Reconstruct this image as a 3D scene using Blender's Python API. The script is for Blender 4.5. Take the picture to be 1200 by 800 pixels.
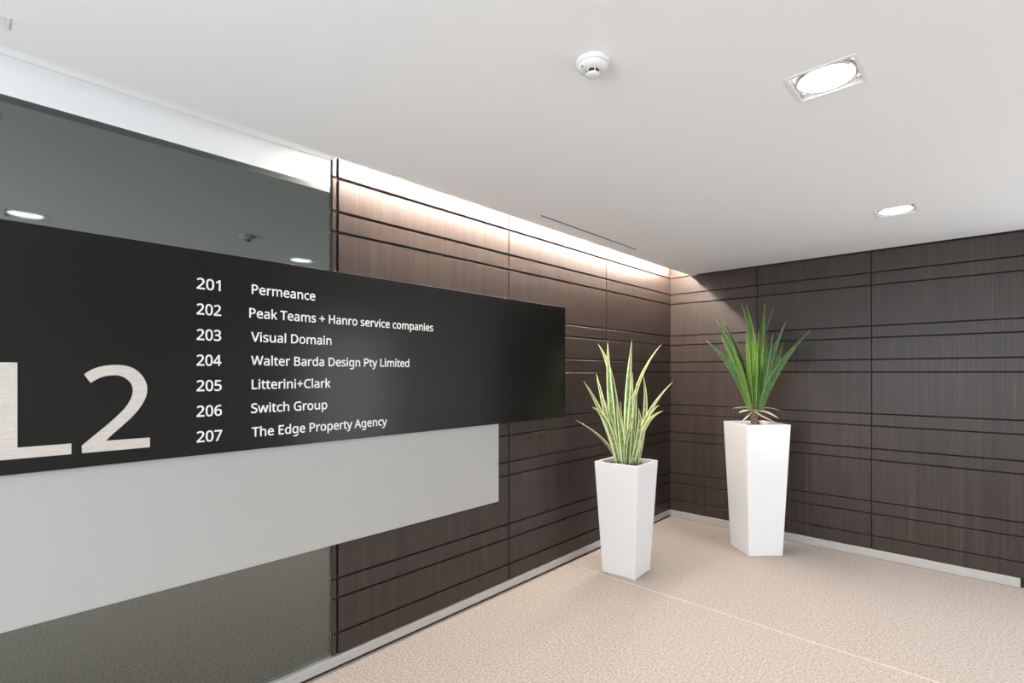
import bpy, bmesh, math, random
from mathutils import Vector, Matrix
PI = math.pi
sc = bpy.context.scene
for ob_ in list(bpy.data.objects): bpy.data.objects.remove(ob_)

# ------------------------------------------------------------------ camera, light, exposure
cam_d = bpy.data.cameras.new('camera'); cam = bpy.data.objects.new('camera', cam_d)
sc.collection.objects.link(cam); sc.camera = cam
cam.location = (0, 0, 1.5); cam.rotation_euler = (PI/2, 0, math.radians(43.1))
cam_d.sensor_width = 36; cam_d.lens = 36*589/1200; cam_d.shift_y = 37/1200; cam_d.clip_start = .02

w = bpy.data.worlds.new('world'); sc.world = w; w.use_nodes = True
w.node_tree.nodes['Background'].inputs[0].default_value = (.85, .93, 1, 1)
w.node_tree.nodes['Background'].inputs[1].default_value = 1.0

def area(name, loc, rot, sx, sy, power, col, spread=PI, parent=None, shape='RECTANGLE'):
    d = bpy.data.lights.new(name, 'AREA'); d.shape = shape; d.size = sx; d.size_y = sy
    d.energy = power; d.color = col; d.spread = spread
    o = bpy.data.objects.new(name, d); sc.collection.objects.link(o)
    o.rotation_euler = rot
    if parent: o.parent = parent; o.location = Vector(loc)-parent.location
    else: o.location = loc
    return o
# daylight through the doorway on the right (outside the frame) and through the window behind the camera
area('doorway_daylight', (2.62, 4.0, 1.15), (0, PI/2, 0), 2.1, 1.4, 27, (.92, .96, 1))
area('window_daylight', (-.3, -2.72, 1.5), (PI/2, 0, 0), 4.0, 1.6, 104, (.86, .93, 1))
DOWN_POWER = 6.6
COVE = 460
vs = sc.view_settings
vs.view_transform = 'Standard'; vs.look = 'None'; vs.gamma = 1; vs.use_curve_mapping = False
vs.exposure = 0.74

# ------------------------------------------------------------------ helpers
def link(o): sc.collection.objects.link(o); return o
def tag(o, label, cat, group=None):
    o['label'] = label; o['category'] = cat
    if group: o['group'] = group
    return o
def empty(name, loc, label, cat, group=None):
    o = link(bpy.data.objects.new(name, None)); o.location = loc; o.empty_display_size = .1
    return tag(o, label, cat, group)
def root_loc(p):
    v = Vector((0, 0, 0))
    while p: v += p.location; p = p.parent
    return v
def obj(name, bm, m, parent=None, kind=None, bevel=0, smooth=False, loc=None):
    """link a bmesh built in world coordinates as ONE mesh object"""
    off = root_loc(parent) if parent else Vector(loc or (0, 0, 0))
    bmesh.ops.translate(bm, verts=bm.verts, vec=-off)
    bmesh.ops.recalc_face_normals(bm, faces=bm.faces)
    if bevel:
        bmesh.ops.bevel(bm, geom=bm.edges[:], offset=bevel, segments=1, affect='EDGES')
    me = bpy.data.meshes.new(name); bm.to_mesh(me); bm.free()
    for q in (m if isinstance(m, (list, tuple)) else [m]): me.materials.append(q)
    if smooth:
        for p in me.polygons: p.use_smooth = True
    o = link(bpy.data.objects.new(name, me))
    if parent: o.parent = parent
    else: o.location = off
    if kind: o['kind'] = kind
    return o
def box(bm, x0, x1, y0, y1, z0, z1):
    vs_ = [bm.verts.new((x, y, z)) for x in (x0, x1) for y in (y0, y1) for z in (z0, z1)]
    for f in ((0,1,3,2), (4,6,7,5), (0,4,5,1), (2,3,7,6), (0,2,6,4), (1,5,7,3)):
        bm.faces.new([vs_[i] for i in f])
    return vs_
def B(*a):
    bm = bmesh.new(); box(bm, *a); return bm
def lathe(bm, prof, c, n=40, cap0=True, cap1=True):
    rings = []
    for r, z in prof:
        rings.append([bm.verts.new((c[0]+r*math.cos(2*PI*i/n), c[1]+r*math.sin(2*PI*i/n), z)) for i in range(n)])
    for a, b in zip(rings, rings[1:]):
        for i in range(n): bm.faces.new((a[i], a[(i+1) % n], b[(i+1) % n], b[i]))
    if cap0: bm.faces.new(rings[0])
    if cap1: bm.faces.new(rings[-1][::-1])
def sheet_with_holes(bm, x0, x1, y0, y1, z0, z1, holes):
    """slab lying flat with rectangular holes cut right through"""
    xs = sorted({x0, x1, *[h[0] for h in holes], *[h[1] for h in holes]})
    ys = sorted({y0, y1, *[h[2] for h in holes], *[h[3] for h in holes]})
    def solid(i, j):
        if i < 0 or j < 0 or i >= len(xs)-1 or j >= len(ys)-1: return False
        cx, cy = (xs[i]+xs[i+1])/2, (ys[j]+ys[j+1])/2
        return not any(h[0] < cx < h[1] and h[2] < cy < h[3] for h in holes)
    V = {}
    def v(i, j, k):
        if (i, j, k) not in V: V[i, j, k] = bm.verts.new((xs[i], ys[j], (z0, z1)[k]))
        return V[i, j, k]
    for i in range(len(xs)-1):
        for j in range(len(ys)-1):
            if not solid(i, j): continue
            for k in (0, 1): bm.faces.new((v(i,j,k), v(i+1,j,k), v(i+1,j+1,k), v(i,j+1,k)))
            for (di, dj, a, b) in ((-1,0,(i,j),(i,j+1)), (1,0,(i+1,j),(i+1,j+1)), (0,-1,(i,j),(i+1,j)), (0,1,(i,j+1),(i+1,j+1))):
                if not solid(i+di, j+dj): bm.faces.new((v(*a,0), v(*b,0), v(*b,1), v(*a,1)))

# ------------------------------------------------------------------ materials
def mat(name, col, rough=.5, metal=0, spec=.5, **kw):
    m = bpy.data.materials.new(name); m.use_nodes = True
    b = m.node_tree.nodes['Principled BSDF']
    b.inputs['Base Color'].default_value = (*col, 1); b.inputs['Roughness'].default_value = rough
    b.inputs['Metallic'].default_value = metal; b.inputs['Specular IOR Level'].default_value = spec
    if 'emit' in kw:
        b.inputs['Emission Color'].default_value = (*kw['ecol'], 1); b.inputs['Emission Strength'].default_value = kw['emit']
    return m, m.node_tree, b
def N(nt, t, **kw):
    n = nt.nodes.new(t)
    for k, v in kw.items():
        if k in n.inputs: n.inputs[k].default_value = v
        else: setattr(n, k, v)
    return n
def coords(nt, scale, src='Object'):
    tc = N(nt, 'ShaderNodeTexCoord'); mp = N(nt, 'ShaderNodeMapping'); mp.inputs['Scale'].default_value = scale
    nt.links.new(tc.outputs[src], mp.inputs['Vector']); return mp.outputs[0]
def ramp(nt, fac, stops):
    r = N(nt, 'ShaderNodeValToRGB'); cr = r.color_ramp
    while len(cr.elements) < len(stops): cr.elements.new(.5)
    for e, (p, c) in zip(cr.elements, stops): e.position = p; e.color = (*c, 1)
    nt.links.new(fac, r.inputs[0]); return r.outputs[0]
def noise(nt, vec, scale, detail=2, rough=.5):
    n = N(nt, 'ShaderNodeTexNoise', Scale=scale, Detail=detail, Roughness=rough); nt.links.new(vec, n.inputs['Vector'])
    return n.outputs['Fac']
def bump(nt, b, h, strength, dist):
    n = N(nt, 'ShaderNodeBump', Strength=strength, Distance=dist); nt.links.new(h, n.inputs['Height'])
    nt.links.new(n.outputs[0], b.inputs['Normal'])
def mixc(nt, fac, a, b_, mode='MIX'):
    n = N(nt, 'ShaderNodeMix', data_type='RGBA', blend_type=mode)
    if isinstance(fac, (int, float)): n.inputs[0].default_value = fac
    else: nt.links.new(fac, n.inputs[0])
    for s_, i in ((a, 6), (b_, 7)):
        if isinstance(s_, tuple): n.inputs[i].default_value = (*s_, 1)
        else: nt.links.new(s_, n.inputs[i])
    return n.outputs[2]
def wood_mat():
    m, nt, b = mat('dark_veneer', (.06, .045, .04), .38, spec=.32)
    f = noise(nt, coords(nt, (1, 1, .012)), 130, 4, .65)
    g = noise(nt, coords(nt, (1, 1, .03)), 18, 2, .5)
    c = ramp(nt, f, [(.28, (.0235, .0165, .0130)), (.5, (.0360, .0260, .0208)), (.74, (.0560, .0415, .0335))])
    c2 = ramp(nt, g, [(.3, (.85, .85, .85)), (.7, (1.15, 1.15, 1.15))])
    nt.links.new(mixc(nt, 1.0, c, c2, 'MULTIPLY'), b.inputs['Base Color'])
    bump(nt, b, f, .12, .001)
    return m
WOOD = wood_mat()
BACKING = mat('black_backing', (.018, .014, .012), .8)[0]
CEIL = mat('ceiling_paint', (.82, .83, .835), .85, spec=.2)[0]
WALLP = mat('white_wall_paint', (.82, .82, .81), .7, spec=.3)[0]
STRIP = mat('dimmed_wall_paint', (.68, .69, .695), .7, spec=.3)[0]  # same white wall paint, darkened to stand in for weaker light above the mirror
SKIRT, nt, b = mat('satin_aluminium', (.56, .54, .52), .45, .35)
nt.links.new(ramp(nt, noise(nt, coords(nt, (2, 2, 60)), 6, 3), [(.3, (.38, .365, .345)), (.7, (.50, .485, .465))]), b.inputs['Base Color'])
def carpet_mat(name, k):
    m, nt, b = mat(name, (.5, .43, .37), .95, spec=.1)
    v = coords(nt, (1, 1, 1))
    f = noise(nt, v, 85, 4, .75); g = noise(nt, v, 230, 3, .7)
    a = ramp(nt, f, [(.36, (.22*k[0], .186*k[1], .161*k[2])), (.5, (.33*k[0], .286*k[1], .252*k[2])), (.64, (.45*k[0], .395*k[1], .354*k[2]))])
    c = ramp(nt, g, [(.35, (.82, .82, .82)), (.65, (1.15, 1.15, 1.15))])
    nt.links.new(mixc(nt, .9, a, c, 'MULTIPLY'), b.inputs['Base Color'])
    bump(nt, b, g, .4, .004)
    return m
CARPET = carpet_mat('beige_carpet', (1, 1, 1)); CARPET2 = carpet_mat('grey_beige_carpet', (.97, .985, 1.0))
SEAM = mat('seam_yarn', (.50, .455, .41), .9)[0]
MIRROR, nt, b = mat('grey_tinted_mirror', (.195, .220, .208), .03, 1.0)
BLACK = mat('black_acrylic', (.0065, .0062, .0054), .22, spec=.22)[0]
WHITEP = mat('off_white_lacquer', (.375, .37, .358), .42, spec=.4)[0]
VINYL = mat('white_vinyl', (.74, .73, .70), .6)[0]
STEEL, nt, b = mat('brushed_steel', (.62, .58, .54), .38, .75)
nt.links.new(ramp(nt, noise(nt, coords(nt, (1, 1, 40)), 20, 3), [(.3, (.52, .48, .44)), (.7, (.72, .68, .64))]), b.inputs['Base Color'])
POT = mat('white_gloss_planter', (.66, .66, .66), .22, spec=.5)[0]
SOIL, nt, b = mat('dark_soil', (.03, .025, .02), .95)
_s = noise(nt, coords(nt, (1, 1, 1)), 90, 3)
nt.links.new(ramp(nt, _s, [(.35, (.012, .01, .009)), (.7, (.09, .075, .06))]), b.inputs['Base Color']); bump(nt, b, _s, 1, .01)
TRIMW = mat('white_metal_trim', (.80, .79, .78), .4, spec=.4)[0]
CHROME = mat('polished_metal', (.75, .75, .75), .2, 1)[0]
PLASTIC = mat('white_plastic', (.73, .73, .72), .5)[0]
DARK = mat('dark_opening_and_shadow', (.01, .01, .01), .7)[0]  # openings, and the painted shadow strip under the left skirting
LENS = mat('lit_lens', (.9, .9, .9), .3, emit=2.5, ecol=(1, .98, .95))[0]
TUBE = mat('lit_tube', (.9, .9, .9), .3, emit=COVE, ecol=(1, .875, .77))[0]
TUBEC = mat('lit_tube_white', (.9, .9, .9), .3, emit=COVE*.028, ecol=(1, .98, .95))[0]
def leaf_mat(name, mid, dark, edge, edge_at, tip):
    m, nt, b = mat(name, mid, .38, spec=.5)
    uv = N(nt, 'ShaderNodeUVMap'); sp = N(nt, 'ShaderNodeSeparateXYZ'); nt.links.new(uv.outputs[0], sp.inputs[0])
    a = N(nt, 'ShaderNodeMath', operation='SUBTRACT'); nt.links.new(sp.outputs[0], a.inputs[0]); a.inputs[1].default_value = .5
    a2 = N(nt, 'ShaderNodeMath', operation='ABSOLUTE'); nt.links.new(a.outputs[0], a2.inputs[0])
    nz = noise(nt, coords(nt, (1, 1, .5)), 60, 3, .7)
    c = ramp(nt, nz, [(.38, dark), (.62, mid)])
    ns = N(nt, 'ShaderNodeMath', operation='MULTIPLY_ADD'); nt.links.new(nz, ns.inputs[0]); ns.inputs[1].default_value = .12; nt.links.new(a2.outputs[0], ns.inputs[2])
    em = ramp(nt, ns.outputs[0], [(edge_at+.04, (0, 0, 0)), (edge_at+.09, (1, 1, 1))])
    c = mixc(nt, em, c, edge)
    tm = ramp(nt, sp.outputs[1], [(tip, (0, 0, 0)), (1.0, (1, 1, 1))])
    c = mixc(nt, tm, c, (.42, .33, .20))
    nt.links.new(c, b.inputs['Base Color'])
    b.inputs['Subsurface Weight'].default_value = 0
    return m
LEAF_V = leaf_mat('variegated_leaf', (.22, .37, .10), (.045, .15, .03), (.72, .69, .40), .27, .92)
LEAF_G = leaf_mat('green_leaf', (.055, .14, .028), (.018, .062, .014), (.14, .25, .06), .40, .93)
LEAF_L = leaf_mat('young_leaf', (.13, .24, .035), (.06, .15, .022), (.24, .36, .08), .42, .93)
DRY = mat('dry_leaf', (.62, .55, .42), .7)[0]
BARK, nt, b = mat('brown_stem', (.12, .07, .04), .8)
nt.links.new(ramp(nt, noise(nt, coords(nt, (1, 1, 1)), 80, 3), [(.3, (.06, .035, .02)), (.7, (.26, .17, .10))]), b.inputs['Base Color'])

# ------------------------------------------------------------------ measurements
XW, YW, H = -2.393, 4.990, 2.5          # face of left timber wall, face of back timber wall, ceiling
XM, YM = -2.412, 1.231                  # mirror face and where the timber begins
X1, Y0 = 2.5, -2.6                      # right wall, rear wall
XC = -2.185                             # ceiling stops here: cove slot
XE = .30                               # right end of the back timber wall

# ------------------------------------------------------------------ structure
fl = obj('floor', B(-2.6, 4.2, Y0-.2, YW+1.4, -.12, -.012), BACKING, kind='structure')
obj('carpet_panel', B(-2.6, 4.2, Y0-.2, 3.19, -.012, 0), CARPET, fl)
obj('carpet_panel', B(-2.6, 4.2, 3.195, YW+1.4, -.012, 0), CARPET2, fl)
obj('seam', B(-2.27, X1, 3.1895, 3.1955, -.012, .0008), SEAM, fl, bevel=0)

LIGHTS = [(-.39, .22), (-.39, 1.985), (-.39, 3.88), (-.39, -1.55), (1.55, .22), (1.55, 1.985), (1.55, 3.88), (1.55, -1.55)]
hs = .098
holes = [(x-hs, x+hs, y-hs, y+hs) for x, y in LIGHTS] + [(-2.052, -2.040, 2.454, 3.650)]
bm = bmesh.new(); sheet_with_holes(bm, XC, X1, Y0, YW-.004, H, H+.012, holes)
ce = obj('ceiling', bm, CEIL, kind='structure')
# upper slab over the void of the cove, with an upstand
bm = bmesh.new(); box(bm, -2.6, X1+.1, Y0-.1, YW+.1, 2.66, 2.70); box(bm, -2.6, -2.06, Y0-.1, YM, 2.575, 2.66); box(bm, -2.6, -2.06, YM, YW+.1, 2.605, 2.66); box(bm, -2.186, -2.12, Y0-.1, YM, 2.5125, 2.575); box(bm, -2.12, -2.06, Y0-.1, YW+.1, 2.5125, 2.66)
obj('trim_1', bm, CEIL, kind='structure')

ROWS = [.07, .178, .357, .457, .794, .886, 1.071, 1.169, 1.508, 1.611, 1.788, 1.884, 2.215, 2.318, 2.490, 2.600]
G = .0055                                # half a groove
wl = obj('wall_left', B(XW-.12, XW-.018, YM+.006, YW+.1, 0, 2.6), BACKING, kind='structure')
for r, (z0, z1) in enumerate(zip(ROWS, ROWS[1:])):
    a = z0 + (0 if r == 0 else G+.0015*(z0 > 2.1)); c = z1-G-.0015*(z1 > 2.1)
    obj('board', B(XW-.0179, XW, 1.266, 2.527-.005, a, c), WOOD, wl, bevel=.0018)
    obj('board', B(XW-.0179, XW, 2.527+.005, 3.760-.004, a, c), WOOD, wl, bevel=.0018)
    obj('board', B(XW-.0179, XW, 3.760+.004, YW-.001, a, c), WOOD, wl, bevel=.0018)
    obj('edge_board', B(XW-.019, XW-.002, YM+.003, 1.254, a, c), WOOD, wl, bevel=.0018)
wb = obj('wall_back', B(XW-.1, XE, YW+.018, YW+.12, 0, 2.6), BACKING, kind='structure')
cols = [(XW+.0005, -1.535), (-1.535, -.660), (-.660, XE)]
for r, (z0, z1) in enumerate(zip(ROWS, ROWS[1:])):
    a = z0 + (0 if r == 0 else G-.001); c = z1-G+.001
    for k, (x0, x1) in enumerate(cols):
        if r == len(ROWS)-2:
            if k: continue
            x1 = XC-.005
        obj('board', B(x0+(.0035 if k else 0), x1-.0035, YW, YW+.0179, a, c), WOOD, wb, bevel=.0018)
# painted wall behind and above the mirror
obj('wall_mirror_side', B(XM-.15, XM-.007, Y0-.1, YM+.006, 0, 2.6), WALLP, kind='structure')
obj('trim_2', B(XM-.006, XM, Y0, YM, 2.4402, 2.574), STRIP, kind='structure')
# right wall with a doorway, rear wall with a wide window (both outside the frame)
bm = bmesh.new()
box(bm, X1, X1+.1, Y0-.1, 3.3, 0, 2.6); box(bm, X1, X1+.1, 4.7, YW+.1, 0, 2.6); box(bm, X1, X1+.1, 3.3, 4.7, 2.2, 2.6)
obj('wall_right', bm, WALLP, kind='structure')
bm = bmesh.new()
box(bm, XM-.1, X1, Y0-.1, Y0, 0, .7); box(bm, XM-.1, X1, Y0-.1, Y0, 2.3, 2.6)
box(bm, XM-.1, -2.3, Y0-.1, Y0, .7, 2.3); box(bm, 1.7, X1, Y0-.1, Y0, .7, 2.3)
obj('wall_rear', bm, WALLP, kind='structure')
bm = bmesh.new()
for x in (-2.3, -.97, .36, 1.66): box(bm, x, x+.04, Y0-.06, Y0-.02, .7, 2.3)
for z in (.7, 2.26): box(bm, -2.26, 1.66, Y0-.058, Y0-.022, z, z+.04)
obj('window_1', bm, TRIMW, kind='structure')
obj('wall_corridor', B(XE+.001, X1+.1, YW+.03, YW+.12, 0, 2.6), WALLP, kind='structure')

# skirtings
obj('baseboard_left', B(XW-.02, XW+.010, Y0, YW-.012, .018, .068), SKIRT, kind='structure', bevel=.002)
obj('shadow_strip_left', B(XW-.02, XW-.004, Y0, YW-.012, 0, .018), DARK, kind='structure')  # dark strip standing in for the contact shadow below the skirting
obj('baseboard_back', B(XW+.0, .194, YW-.012, YW+.016, .002, .068), SKIRT, kind='structure', bevel=.002)

# ------------------------------------------------------------------ mirror
tag(obj('mirror_panel', B(XM-.006, XM, Y0+.01, YM, .069, 2.440), MIRROR, loc=(XM, -.7, .069)), 'tall grey tinted mirror behind the directory sign, reflecting ceiling and carpet', 'mirror')

# ------------------------------------------------------------------ cove lights (in the slot above the ceiling edge)
def cove(y0, y1, m, zt, label):
    t = empty('cove_light', (-2.28, (y0+y1)/2, 2.575), label, 'light')
    obj('channel', B(-2.30, -2.26, y0, y1, zt+.0065, zt+.014), TRIMW, t)
    bm = bmesh.new(); lathe(bm, [(.006, y0+.003), (.006, y1-.003)], (0, 0), 12)
    bmesh.ops.rotate(bm, verts=bm.verts, matrix=Matrix.Rotation(-PI/2, 3, 'X'))
    bmesh.ops.translate(bm, verts=bm.verts, vec=(-2.280, 0, zt))
    obj('tube', bm, m, t, smooth=False)
cove(1.27, 4.985, TUBE, 2.590, 'warm linear light in the ceiling slot above the timber wall')
cove(-1.9, -.25, TUBEC, 2.563, 'white linear light in the ceiling slot above the mirror')

# ------------------------------------------------------------------ signs
sg = empty('directory_sign', (-2.333, 1.1, 1.165), 'long black directory sign with white tenant list and large steel L2', 'sign')
XS = -2.333
obj('panel', B(XS-.02, XS, -.85, 3.091, 1.165, 2.002), BLACK, sg, bevel=.0015)
obj('bracket', B(XW+.0005, XS-.0195, 2.50, 3.0, 1.3, 1.9), BACKING, sg)
tag(obj('white_panel', B(-2.375, -2.3535, -.85, 2.386, .645, 1.5), WHITEP, loc=(-2.36, .8, .645), bevel=.0015),
    'long plain off-white panel mounted below and behind the black sign', 'panel')
bm = bmesh.new()
box(bm, XM+.0005, -2.3755, -.6, 1.1, .8, 1.4); wp = bpy.data.objects['white_panel']
obj('mounting_batten', bm, BACKING, wp)

def flat(pts, x0, x1):
    bm = bmesh.new()
    f = bm.faces.new([bm.verts.new((x0, y, z)) for y, z in pts])
    r = bmesh.ops.extrude_face_region(bm, geom=[f])
    bmesh.ops.translate(bm, verts=[v for v in r['geom'] if isinstance(v, bmesh.types.BMVert)], vec=(x1-x0, 0, 0))
    bmesh.ops.triangulate(bm, faces=[f for f in bm.faces if len(f.verts) > 4])
    return bm

# leaf curves: base, middle, tip, width
LEAVES_1 = [
  ((-2.034, 3.372, 0.820), (-2.089, 3.384, 1.386), (-2.220, 3.365, 1.733), 0.044),
  ((-2.035, 3.361, 0.822), (-2.083, 3.342, 1.283), (-2.111, 3.337, 1.742), 0.062),
  ((-1.978, 3.391, 0.825), (-1.972, 3.395, 1.285), (-1.944, 3.411, 1.756), 0.056),
  ((-1.948, 3.425, 0.846), (-1.952, 3.476, 1.327), (-1.807, 3.630, 1.728), 0.035),
  ((-2.049, 3.369, 0.819), (-2.159, 3.367, 1.219), (-2.253, 3.393, 1.497), 0.035),
  ((-2.034, 3.345, 0.824), (-2.094, 3.265, 1.140), (-2.203, 3.144, 1.444), 0.038),
  ((-1.912, 3.418, 0.833), (-1.837, 3.427, 1.146), (-1.652, 3.489, 1.437), 0.035),
  ((-2.024, 3.342, 0.830), (-2.060, 3.251, 1.115), (-2.113, 3.127, 1.245), 0.044),
  ((-2.042, 3.345, 0.827), (-2.099, 3.286, 0.977), (-2.277, 3.147, 1.140), 0.029),
  ((-1.936, 3.432, 0.829), (-1.891, 3.512, 1.166), (-1.932, 3.557, 1.493), 0.038),
  ((-1.915, 3.409, 0.834), (-1.829, 3.397, 1.091), (-1.683, 3.401, 1.227), 0.038),
  ((-1.938, 3.421, 0.830), (-1.880, 3.477, 1.096), (-1.794, 3.556, 1.259), 0.035),
  ((-1.968, 3.388, 0.826), (-1.939, 3.379, 1.171), (-1.909, 3.362, 1.505), 0.044),
  ((-1.946, 3.393, 0.828), (-1.902, 3.366, 1.146), (-1.858, 3.322, 1.427), 0.038),
  ((-2.008, 3.357, 0.825), (-2.031, 3.291, 1.070), (-2.053, 3.209, 1.290), 0.041),
  ((-1.909, 3.442, 0.831), (-1.893, 3.487, 1.021), (-1.894, 3.533, 1.246), 0.035),
  ((-1.989, 3.367, 0.825), (-1.982, 3.314, 1.058), (-1.978, 3.240, 1.270), 0.050),
  ((-1.963, 3.408, 0.823), (-2.024, 3.399, 1.047), (-2.046, 3.421, 1.282), 0.047),
  ((-1.938, 3.392, 0.828), (-1.860, 3.367, 1.063), (-1.827, 3.294, 1.253), 0.038),
  ((-1.973, 3.369, 0.824), (-1.933, 3.313, 1.004), (-1.838, 3.264, 1.199), 0.029),
  ((-2.021, 3.380, 0.816), (-2.066, 3.398, 0.984), (-2.143, 3.411, 1.157), 0.044),
  ((-1.893, 3.427, 0.829), (-1.868, 3.397, 0.973), (-1.797, 3.381, 1.151), 0.029),
]
LEAVES_2 = [
  ((-1.433, 4.518, 1.202), (-1.448, 4.545, 1.697), (-1.531, 4.561, 2.109), 0.058),
  ((-1.416, 4.508, 1.204), (-1.399, 4.497, 1.651), (-1.461, 4.457, 2.088), 0.058),
  ((-1.401, 4.524, 1.203), (-1.381, 4.550, 1.652), (-1.280, 4.608, 2.057), 0.055),
  ((-1.397, 4.513, 1.204), (-1.354, 4.506, 1.650), (-1.321, 4.491, 2.086), 0.064),
  ((-1.433, 4.498, 1.203), (-1.518, 4.439, 1.580), (-1.677, 4.348, 1.965), 0.061),
  ((-1.434, 4.523, 1.202), (-1.531, 4.540, 1.581), (-1.685, 4.555, 1.964), 0.058),
  ((-1.443, 4.527, 1.194), (-1.566, 4.560, 1.493), (-1.719, 4.607, 1.828), 0.055),
  ((-1.437, 4.487, 1.196), (-1.536, 4.392, 1.507), (-1.719, 4.251, 1.780), 0.064),
  ((-1.390, 4.534, 1.196), (-1.327, 4.593, 1.551), (-1.212, 4.682, 1.935), 0.063),
  ((-1.369, 4.530, 1.197), (-1.231, 4.581, 1.550), (-1.022, 4.657, 1.851), 0.060),
  ((-1.387, 4.547, 1.196), (-1.303, 4.653, 1.493), (-1.258, 4.772, 1.773), 0.052),
  ((-1.419, 4.495, 1.197), (-1.427, 4.436, 1.550), (-1.428, 4.363, 1.860), 0.052),
  ((-1.399, 4.498, 1.198), (-1.375, 4.442, 1.521), (-1.333, 4.371, 1.848), 0.055),
  ((-1.376, 4.511, 1.198), (-1.314, 4.482, 1.521), (-1.244, 4.441, 1.820), 0.072),
  ((-1.369, 4.510, 1.198), (-1.275, 4.484, 1.451), (-1.089, 4.469, 1.724), 0.049),
  ((-1.418, 4.535, 1.195), (-1.451, 4.597, 1.478), (-1.465, 4.686, 1.763), 0.049),
  ((-1.429, 4.484, 1.197), (-1.467, 4.392, 1.450), (-1.497, 4.278, 1.704), 0.052),
  ((-1.398, 4.539, 1.196), (-1.397, 4.603, 1.478), (-1.363, 4.697, 1.796), 0.052),
]
DRY_2 = [
  ((-1.410, 4.512, 1.189), (-1.483, 4.482, 1.207), (-1.563, 4.446, 1.197), 0.017),
  ((-1.408, 4.503, 1.187), (-1.458, 4.448, 1.183), (-1.495, 4.384, 1.166), 0.023),
  ((-1.401, 4.505, 1.183), (-1.311, 4.494, 1.174), (-1.212, 4.472, 1.129), 0.032),
  ((-1.401, 4.525, 1.189), (-1.321, 4.574, 1.205), (-1.244, 4.630, 1.184), 0.014),
  ((-1.407, 4.501, 1.183), (-1.332, 4.476, 1.138), (-1.232, 4.445, 1.102), 0.017),
  ((-1.421, 4.504, 1.182), (-1.452, 4.470, 1.131), (-1.480, 4.430, 1.096), 0.014),
]
TWO= [(0.2653, 1.4954), (0.2807, 1.5091), (0.303, 1.5208), (0.3302, 1.528), (0.3629, 1.5301), (0.3915, 1.5251), (0.4158, 1.5114), (0.4357, 1.4872), (0.4482, 1.4565), (0.4492, 1.4259), (0.4407, 1.3956), (0.4232, 1.3629), (0.4012, 1.334), (0.3723, 1.3032), (0.3441, 1.2748), (0.3257, 1.2537), (0.4583, 1.253), (0.4583, 1.2161), (0.2596, 1.2164), (0.2588, 1.2427), (0.2807, 1.2644), (0.3165, 1.2988), (0.3488, 1.3315), (0.3771, 1.3642), (0.3939, 1.3915), (0.4036, 1.4181), (0.4051, 1.4422), (0.3987, 1.4633), (0.3843, 1.4802), (0.3652, 1.4905), (0.3441, 1.4917), (0.3211, 1.4877), (0.3007, 1.478), (0.2829, 1.465)]

def smooth_loop(p, sharp):
    out = []
    n = len(p)
    for i in range(n):
        a, b_, c, d = p[i-1], p[i], p[(i+1) % n], p[(i+2) % n]
        if i in sharp: a = (2*b_[0]-c[0], 2*b_[1]-c[1])
        if (i+1) % n in sharp: d = (2*c[0]-b_[0], 2*c[1]-b_[1])
        st = [(0)] if (i in sharp and (i+1) % n in sharp) else [0, .25, .5, .75]
        for t in st:
            out.append(tuple(.5*((2*b_[k]) + (-a[k]+c[k])*t + (2*a[k]-5*b_[k]+4*c[k]-d[k])*t*t + (-a[k]+3*b_[k]-3*c[k]+d[k])*t**3) for k in (0, 1)))
    return out
o = obj('numeral', flat(smooth_loop(TWO, {0, 15, 16, 17, 18, 19, 33}), XS+.0003, XS+.004), STEEL, sg); o['label'] = 'large brushed steel numeral 2'
o = obj('letter', flat([(.050, 1.535), (.096, 1.535), (.096, 1.2535), (.2309, 1.2535), (.2309, 1.2165), (.050, 1.2165)], XS+.0003, XS+.004), STEEL, sg); o['label'] = 'large brushed steel letter L'

def glyph(c):
    adv, v, f = GLYPHS[c]
    return adv/1000, [tuple(float(q)/1000 for q in p.split(',')) for p in v.split()], [tuple(int(q) for q in p.split(',')) for p in f.split()]
def text_parts(name, s, y0, y1, zb, cap, what):
    """flat lettering; every word a part of the sign"""
    x = 0; words = []; cur = None
    lo, hi = 1e9, -1e9
    for ch in s:
        adv, v, f = glyph(ch)
        if v:
            if cur is None: cur = ['', []]; words.append(cur)
            cur[0] += ch; cur[1].append((x, v, f))
            lo = min(lo, x+min(p[0] for p in v)); hi = max(hi, x+max(p[0] for p in v))
        else: cur = None
        x += adv
    k = (y1-y0)/(hi-lo); kz = cap/.597
    for wd, gl in words:
        bm = bmesh.new()
        for gx, v, f in gl:
            for q in f: pass
            for xx in (0, 1):
                vv = [bm.verts.new((XS+(.0003, .0010)[xx], y0+(gx+p[0]-lo)*k, zb+(p[1]+.006)*kz)) for p in v]
                for q in f: bm.faces.new([vv[i] for i in q])
        me = obj(name, bm, VINYL, sg); me['label'] = what % wd
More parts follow.
